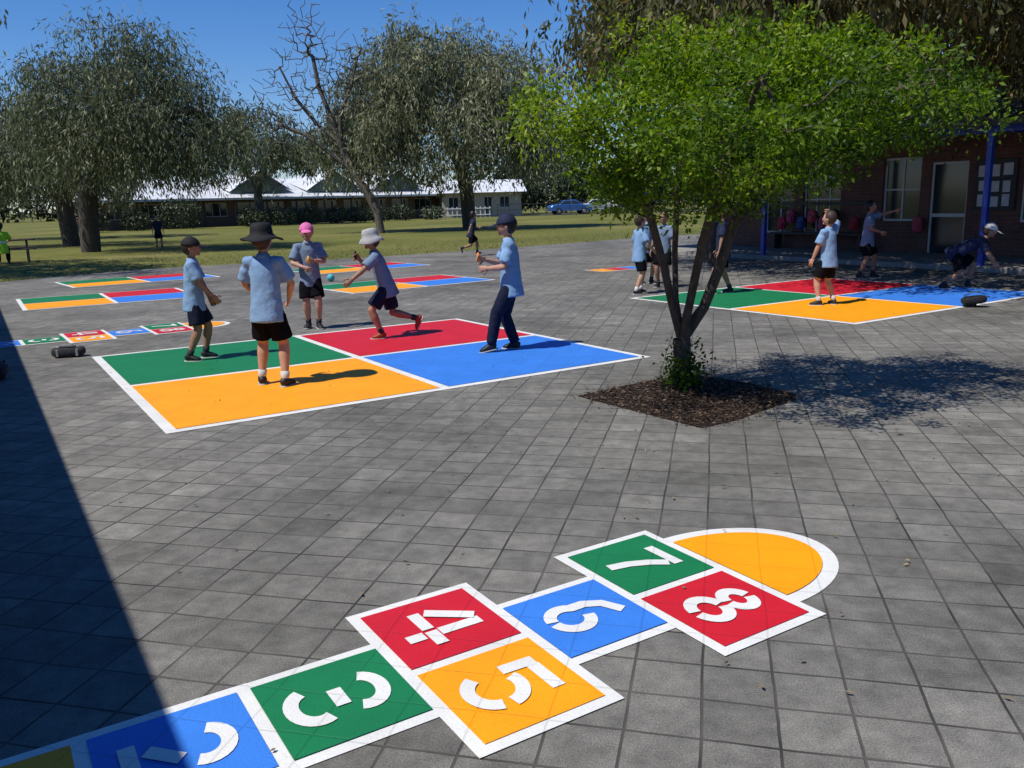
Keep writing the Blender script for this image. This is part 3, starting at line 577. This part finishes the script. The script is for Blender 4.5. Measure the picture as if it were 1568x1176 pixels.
def folds(o,st):
    d=o.modifiers.new('d','DISPLACE'); d.texture=TX; d.strength=st; d.mid_level=.42; d.texture_coords='LOCAL'
def person(loc,yaw,H=1.4,name='schoolboy',pz=.50,px=0,py=0,lean=(0.04,0,1),tw=0,feet=((.02,.075,0,8,0),(.0,-.075,0,-8,0)),hands=((.05,.16,.48),(.05,-.16,.48)),
    elb=((-.6,.5,-.1),(-.6,-.5,-.1)),knee=((1,.15,0),(1,-.15,0)),look=(0,0),skin=0,shirt=None,bottom='shorts',bmat=None,hat='cap',hmat=None,hair=None,shoe=None,sock=None,far=False,curl=.8,prop=None,vest=None):
    shirt=shirt or SHB; bmat=bmat or BLK; hair=hair or HB; shoe=shoe or SHO; sock=sock or SOK; sk_=SKN[skin]
    h=H; e=empty(name,loc,math.radians(yaw)); vox=.011 if not far else .02
    P=V(px,py,pz)*h; S=V(*lean).normalized(); Lx=rot(V(0,1,0),'Z',tw); Lx=(Lx-S*Lx.dot(S)).normalized(); Fx=Lx.cross(S)
    nb=P+S*.320*h; sh=[P+S*.285*h+Lx*(s*.100*h) for s in (1,-1)]; hp=[P+V(0,s*.046*h,0) for s in (1,-1)]
    hd=[V(*q)*h for q in hands]; el=[];wr=[]
    for i in range(2):
        k,c=ik(sh[i],hd[i],.160*h,.140*h,V(*elb[i])); el.append(k); wr.append(c)
    an=[];kn=[];ff=[];fu=[]
    for i in range(2):
        x,y,z,yw,pt=feet[i]; f=rot(rot(V(1,0,0),'Y',pt),'Z',yw); u=rot(rot(V(0,0,1),'Y',pt),'Z',yw)
        a=V(x,y,z)*h+u*(.05*h); k,c=ik(hp[i],a,.245*h,.225*h,V(*knee[i])); an.append(c); kn.append(k); ff.append(f); fu.append(u)
    N_=(S*.6+V(0,0,1)*.4).normalized(); Lh=rot(V(0,1,0),'Z',look[0]); Fh=rot(rot(V(1,0,0),'Y',-look[1]),'Z',look[0]); Uh=Fh.cross(Lh)
    hc=nb+N_*.030*h+Uh*.070*h; rx,ry,rz_=.067*h,.057*h,.078*h
    def hs(x,y,z):
        if z<0:
            y*=1-.30*z*z; 
            if x<0: x*=1-.35*abs(z)
            else: x*=1-.06*abs(z)
        return x,y,z
    b=MB()
    secs=[(-.07,.05,.045),(-.02,.080,.060),(.04,.078,.058),(.12,.070,.054),(.20,.076,.056),(.26,.084,.054),(.29,.074,.042),(.315,.045,.036),(.34,.030,.030)]
    b.sweep([P+S*(s*h) for s,_,_ in secs],[(a*h,c*h) for _,a,c in secs],Lx,16)
    b.sweep([nb-S*.03*h,nb+N_*.02*h,hc-Uh*.02*h],[.033*h,.029*h,.029*h],Lx,12)
    b.ell(hc,Fh*rx,Lh*ry,Uh*rz_,20,14,hs)
    b.ell(hc+Fh*rx*1.0-Uh*.012*h,Fh*.013*h,Lh*.009*h,Uh*.014*h,8,6)
    b.ell(hc+Fh*rx*.86-Uh*.050*h,Fh*.014*h,Lh*.020*h,Uh*.012*h,8,6)
    for s in (1,-1): b.ell(hc+Lh*(s*ry*1.02)-Fh*.004*h-Uh*.006*h,Fh*.012*h,Lh*.008*h,Uh*.018*h,8,6)
    for i in range(2):
        a,k,c=sh[i],el[i],wr[i]
        b.ell(a,V(.033*h,0,0),V(0,.033*h,0),V(0,0,.033*h),10,8)
        b.sweep([a,a.lerp(k,.4),a.lerp(k,.85),k,k.lerp(c,.25),k.lerp(c,.7),c],[x*h for x in (.031,.029,.0245,.0235,.0245,.019,.0155)],None,12)
        a,k,c=hp[i],kn[i],an[i]
        b.sweep([a,a.lerp(k,.35),a.lerp(k,.85),k,k.lerp(c,.28),k.lerp(c,.7),c,c-fu[i]*.02*h],[x*h for x in (.052,.048,.037,.034,.037,.026,.021,.020)],None,14)
        b.ell(k,V(.034*h,0,0),V(0,.034*h,0),V(0,0,.034*h),10,8)
    o=b.obj('body',sk_,e,True); rmesh(o,vox*.85,2,.4)
    b=MB()
    for i in range(2):
        dr=(wr[i]-el[i]).normalized(); sgn=1 if i==0 else -1
        inw=(Lx*(-sgn)); inw=(inw-dr*inw.dot(dr)); inw=inw.normalized() if inw.length>.05 else Fx
        wd=dr.cross(inw).normalized()*(1 if i==0 else -1)
        if wd.dot(Fx)<0 and abs(dr.z)>.5: wd=-wd
        c=wr[i]; b.sweep([c-dr*.008*h,c+dr*.015*h,c+dr*.045*h,c+dr*.058*h],[(.016*h,.012*h),(.021*h,.010*h),(.024*h,.010*h),(.021*h,.008*h)],wd,10)
        for j,(o_,ln) in enumerate(((.018,.036),(.0065,.041),(-.0055,.038),(-.017,.030))):
            p0=c+dr*.052*h+wd*o_*h; d1=(dr+inw*.25*curl).normalized(); d2=(dr*.8+inw*curl).normalized(); d3=(dr*.3+inw*curl*1.2).normalized()
            p1=p0+d1*ln*.45*h; p2=p1+d2*ln*.32*h; p3=p2+d3*ln*.25*h; b.sweep([p0-dr*.01*h,p1,p2,p3],[.0062*h,.0058*h,.0053*h,.0035*h],wd,6)
        p0=c+dr*.015*h+wd*.018*h; p1=p0+(wd+dr*.7+inw*.3).normalized()*.025*h; p2=p1+(dr+inw*.6+wd*.2).normalized()*.022*h; b.sweep([p0,p1,p2],[.0085*h,.007*h,.0045*h],dr,6)
    b.obj('hands',sk_,e,True)
    b=MB(); 
    for s in (1,-1):
        q=hc+Fh*rx*.885+Lh*(s*.022*h)+Uh*.003*h; b.mi=0; b.ell(q,Fh*.007*h,Lh*.0105*h,Uh*.006*h,8,6); b.mi=1; b.ell(q+Fh*.004*h,Fh*.005*h,Lh*.0055*h,Uh*.0055*h,8,6)
        b.ell(q+Uh*.016*h+Fh*.001*h,Fh*.006*h,Lh*.014*h,Uh*.0028*h,8,4)
    b.mi=2; b.ell(hc+Fh*rx*.93-Uh*.038*h,Fh*.004*h,Lh*.015*h,Uh*.004*h,8,5)
    b.obj('face',[EYW,EYD,LIP],e,True)
    b=MB(); b.ell(hc-Fh*.010*h+Uh*.008*h,Fh*rx*1.0,Lh*ry*1.13,Uh*rz_*1.05,18,12,lambda x,y,z:(x*(.88 if x>0 else 1.06),y,z) if z>-.25 else (x*(.3 if x>0 else 1.0),y*.97,z*.9)); o=b.obj('hair',hair,e,True)
    b=MB()
    if hat=='cap':
        b.ell(hc+Uh*.014*h-Fh*.003*h,Fh*rx*1.14,Lh*ry*1.22,Uh*rz_*.98,20,9,None,0.02,1)
        b.ell(hc+Uh*.020*h+Fh*(rx*1.0+.026*h),Fh*.055*h-Uh*.012*h,Lh*.050*h,Uh*.0055*h,16,6,lambda x,y,z:(x,y,z-1.6*y*y)); b.ell(hc+Uh*(.014*h+rz_*.98),Fh*.006*h,Lh*.006*h,Uh*.004*h,8,5)
    if hat in('bucket','wide'):
        br=.130*h if hat=='wide' else .105*h; dr_=.022*h if hat=='wide' else .035*h
        pf=[(.02,.084),(.048,.081),(.062,.068),(.067,.038),(.070,.014)]; pr=[(r_*h,z*h+.022*h) for r_,z in pf]+[(.088*h,.020*h),(br,.026*h-dr_),(br*.985,.020*h-dr_),(.085*h,.012*h),(.058*h,.016*h)]
        rs=[]
        for r_,z in pr:
            rs.append([hc+Uh*z+Fh*(r_*1.08*math.cos(2*math.pi*k/24))+Lh*(r_*math.sin(2*math.pi*k/24))+Uh*((.14*(r_-.065*h) if r_>.07*h else 0)*math.sin(6*math.pi*k/24+1)) for k in range(24)])
        b.rings(rs)
    if hat: b.obj('hat',hmat or CBK,e,True)
    b=MB(); secs=[(-.09,.114,.092),(-.04,.108,.086),(.05,.097,.077),(.14,.092,.071),(.21,.093,.068),(.26,.092,.062),(.29,.080,.050),(.312,.054,.042),(.328,.040,.038)]
    b.sweep([P+S*(s*h) for s,_,_ in secs],[(a*h,c*h) for _,a,c in secs],Lx,18)
    for i in range(2):
        a,k=sh[i],el[i]; b.ell(a-S*.003*h,V(.040*h,0,0),V(0,.040*h,0),V(0,0,.038*h),10,8); b.sweep([a+(P+S*.27*h-a)*.3,a,a.lerp(k,.35),a.lerp(k,.80)],[x*h for x in (.043,.042,.044,.050)],None,14)
    o=b.obj('shirt',shirt,e,True); rmesh(o,vox,3,.5); folds(o,.012 if not far else .006)
    b=MB(); b.sweep([nb-S*.014*h,nb+N_*.004*h,nb+N_*.015*h],[(.050*h,.048*h),(.041*h,.041*h),(.037*h,.038*h)],Lx,16); b.obj('collar',shirt,e,True)
    if vest:
        b=MB(); 
        for s_,w1,w2 in ((.10,.098,.080),): b.sweep([P+S*(s_*h),P+S*((s_+.035)*h)],[(w1*h,w2*h)]*2,Lx,18)
        b.obj('reflective_stripe',EYW,e)
    b=MB(); b.sweep([P-S*.05*h,P-S*.02*h,P+S*.03*h,P+S*.07*h],[(.078*h,.064*h),(.090*h,.070*h),(.086*h,.068*h),(.080*h,.064*h)],Lx,16)
    for i in range(2):
        a,k,c=hp[i],kn[i],an[i]; u=(k-a).normalized()
        if bottom=='shorts': b.sweep([a-u*.01*h,a.lerp(k,.22),a.lerp(k,.45),a.lerp(k,.84)],[x*h for x in (.050,.058,.062,.067)],None,16)
        else: b.sweep([a-u*.01*h,a.lerp(k,.35),a.lerp(k,.9),k,k.lerp(c,.3),k.lerp(c,.75),k.lerp(c,.98)],[x*h for x in (.052,.058,.050,.046,.044,.040,.038)],None,16)
    o=b.obj('shorts' if bottom=='shorts' else 'trousers',bmat,e,True); rmesh(o,vox,3,.5); folds(o,.010 if not far else .006)
    b=MB(); bs=MB(); bk=MB()
    for i in range(2):
        f,u=ff[i],fu[i]; g=an[i]-u*.05*h; sdv=u.cross(f)
        b.sweep([g+f*(x*h)+u*(z*h) for x,z in ((-.036,.028),(-.025,.032),(.01,.034),(.045,.026),(.075,.020),(.096,.014))],[(a*h,c*h) for a,c in ((.014,.018),(.024,.027),(.027,.031),(.030,.022),(.029,.017),(.014,.008))],sdv,14)
        b.sweep([g+u*.03*h,g+u*.062*h-f*.004*h],[.029*h,.026*h],sdv,12)
        bs.sweep([g+f*(x*h)+u*(.006*h) for x in (-.042,-.03,.01,.05,.08,.104)],[(a*h,.008*h) for a in (.012,.027,.028,.033,.031,.012)],sdv,12)
        c,k=an[i],kn[i]; q=(k-c).normalized(); bk.sweep([c-q*.01*h,c+q*.02*h,c+q*.05*h],[.024*h,.0265*h,.029*h],None,12)
    o=b.obj('shoes',shoe,e,True); rmesh(o,.009 if not far else .016,2,.4); bs.obj('shoe_soles',SOL,e,True); bk.obj('socks',sock,e,True)
    if prop:
        b=MB(); q=wr[prop[1]]+ (wr[prop[1]]-el[prop[1]]).normalized()*.06*h
        b.sweep([q-V(0,0,.045),q+V(0,0,.02),q+V(0,0,.055)],[.016,.018,.010],None,10); b.obj('snack',simple('prop_%d'%int(prop[0][0]*99),prop[0],.5),e,True)
    return e
# foreground group
person((-3.33,9.10,0),12,1.30,hmat=CBK,bmat=NVY,feet=((.02,.065,0,5,0),(-.09,-.075,0,-12,0)),hands=((.10,.14,.46),(.14,-.10,.53)),look=(0,-4),skin=1,px=-.02,shoe=SHO)
person((-2.17,7.62,0),82,1.42,hat='wide',hmat=CBK,feet=((.03,.085,0,22,0),(-.03,-.095,0,-12,0)),hands=((.15,.10,.56),(.15,-.09,.55)),elb=((-.5,1.0,-.3),(-.4,-1,-.3)),pz=.505,shoe=SHO,sock=SOW)
person((-2.61,11.26,0),-72,1.37,hmat=CPK,shirt=SHG,hands=((.16,.03,.66),(.15,-.06,.60)),feet=((.05,.05,0,10,0),(-.03,-.04,0,-25,0)),look=(-8,-4),elb=((-.3,.8,-.6),(-.3,-.8,-.6)),prop=((.8,.5,.05),0))
person((-1.52,10.32,0),186,1.36,hat='bucket',hmat=CGR,shirt=SHG,bmat=NVY,pz=.455,px=-.03,lean=(.30,.05,1),feet=((.03,.08,0,5,0),(-.33,-.07,.13,0,62)),hands=((.30,.26,.50),(.20,-.06,.70)),elb=((-.3,.6,-.6),(-.2,-.7,-.8)),
  knee=((1,.3,0),(1,-.1,-.3)),look=(12,-10),skin=1,shoe=SHR,prop=((.03,.02,.02),1))
person((.02,9.16,0),180,1.45,hat='cap',hmat=CNV,bottom='trousers',bmat=NVY,feet=((.15,-.07*-1,.015,0,12),(-.02,-.06,0,-6,0)),px=.0,hands=((.17,.07,.62),(.19,-.01,.68)),elb=((-.5,.6,-.9),(-.5,-.6,-.9)),look=(-6,-8),knee=((1,.1,0),(1,-.1,0)),prop=((.85,.25,.03),1),hair=HD)
person((-1.10,25.63,0),20,1.33,hat=None,shirt=SHN,lean=(.22,0,1),pz=.49,feet=((.16,.05,.03,0,-8),(-.28,-.05,.16,0,60)),hands=((.24,.12,.62),(-.10,-.2,.55)),far=True,hair=HD,skin=1)
person((-14.56,36.2,0),-60,1.35,hat=None,shirt=SHN,far=True,hair=HD)
# right-hand group
person((2.17,14.36,0),20,1.30,hat=None,hands=((.14,.12,.58),(.14,-.12,.56)),hair=HB,far=True,feet=((.06,.07,0,8,0),(-.08,-.07,0,-8,0)),sock=SOW)
person((2.75,15.3,0),-120,1.33,hat=None,shirt=SHG,hair=HD,far=True,skin=1)
person((3.50,14.1,0),170,1.42,hmat=CNV,shirt=SHN,far=True,feet=((.10,.08,0,8,0),(-.10,-.08,0,-8,0)),skin=1)
person((2.55,16.0,0),-60,1.35,hat=None,shirt=SHB,hair=HB,far=True)
person((4.55,12.25,0),128,1.33,hat=None,hair=HB,feet=((.04,.085,0,25,0),(-.03,-.09,0,-25,0)),hands=((.10,.14,.50),(.06,-.085,.98)),elb=((-.6,.5,-.1),(.2,-1,.25)),sock=SOW,look=(10,0))
person((6.65,16.0,0),-25,1.42,hat=None,shirt=SHG,hair=HD,far=True,hands=((.30,.10,.86),(.16,-.12,.60)),feet=((.08,.07,0,8,0),(-.08,-.08,0,-8,0)),skin=1)
person((7.30,13.95,0),-22,1.42,hat='cap',hmat=CWH,shirt=SHN,pz=.41,lean=(1.0,-.1,.55),feet=((.12,.10,0,10,0),(-.16,-.10,0,-15,0)),px=-.04,hands=((.44,.06,.18),(.34,-.12,.30)),elb=((-.3,.6,.2),(-.3,-.6,.2)),skin=1,look=(0,-20))
tb=empty('picnic_table',(-16.6,28.6,0),math.radians(30))
m=MB(); TIM=simple('weathered_timber',(.16,.12,.09),.85,.25,8)
for i in range(5): m.box(-.9,.9,-.36+i*.15,-.23+i*.15,.70,.74)
for s in (-1,1):
    for i in range(2): m.box(-.9,.9,s*.72-.14+i*.15,s*.72-.01+i*.15,.42,.46)
for x in (-.65,.65): m.box(x-.03,x+.03,-.30,-.22,0,.70); m.box(x-.03,x+.03,.22,.30,0,.70); m.box(x-.03,x+.03,-.86,.86,.34,.42); m.box(x-.03,x+.03,-.82,-.74,0,.34); m.box(x-.03,x+.03,.74,.82,0,.34)
m.obj('timber',TIM,tb)
def seated(loc,yaw,mat,hat=None):
    person(loc,yaw,1.68,'seated_adult',pz=.285,px=0,lean=(.08,0,1),feet=((.25,.08,0,5,0),(.25,-.08,0,-5,0)),hands=((.22,.08,.42),(.22,-.08,.42)),shirt=mat,bottom='trousers',bmat=NVY,hat=hat,hmat=CNV,far=True,hair=HD,vest=True)
seated((-16.25,27.86,0),120,HVY,'cap'); seated((-17.3,28.0,0),-60,HVO)
backpack('school_bag',(6.2,11.72,.075),math.radians(70),(.014,.014,.016),None,.75,True)
e=empty('sports_bag',(-4.97,9.5,0),math.radians(15)); m=MB()
m.ell(V(0,0,.062),V(.175,0,0),V(0,.08,0),V(0,0,.06),24,12,sq); m.obj('case',simple('bag_dark_grey',(.05,.05,.053),.8,.4,40,.3,0,.6,.02),e,True); m=MB(); m.sweep([V(-.1,0,.12),V(-.05,-.05,.145),V(.05,-.06,.14),V(.1,0,.12)],[(.012,.005)]*4,V(0,1,0),6); m.sweep([V(-.155,-.02,.118),V(.155,-.02,.118)],[.004,.004],V(0,1,0),6)
for x in (-.1,.1): m.sweep([V(x,-.081,.02),V(x,-.078,.09),V(x,-.02,.123)],[(.014,.003)]*3,V(1,0,0),6)
m.obj('handle_and_zip',simple('zip_grey',(.25,.25,.26),.5),e)
backpack('school_bag',(-5.0,8.15,.07),math.radians(200),(.03,.03,.04),None,.62,True); backpack('school_bag',(-5.28,7.9,.06),math.radians(120),(.3,.3,.32),None,.5,True)
m=MB(); m.ell(V(0,0,.08),V(.08,0,0),V(0,.08,0),V(0,0,.08),18,12); m.obj('ball',simple('ball_cyan',(.08,.45,.5),.5),None,True,(-3.79,18.27,0))
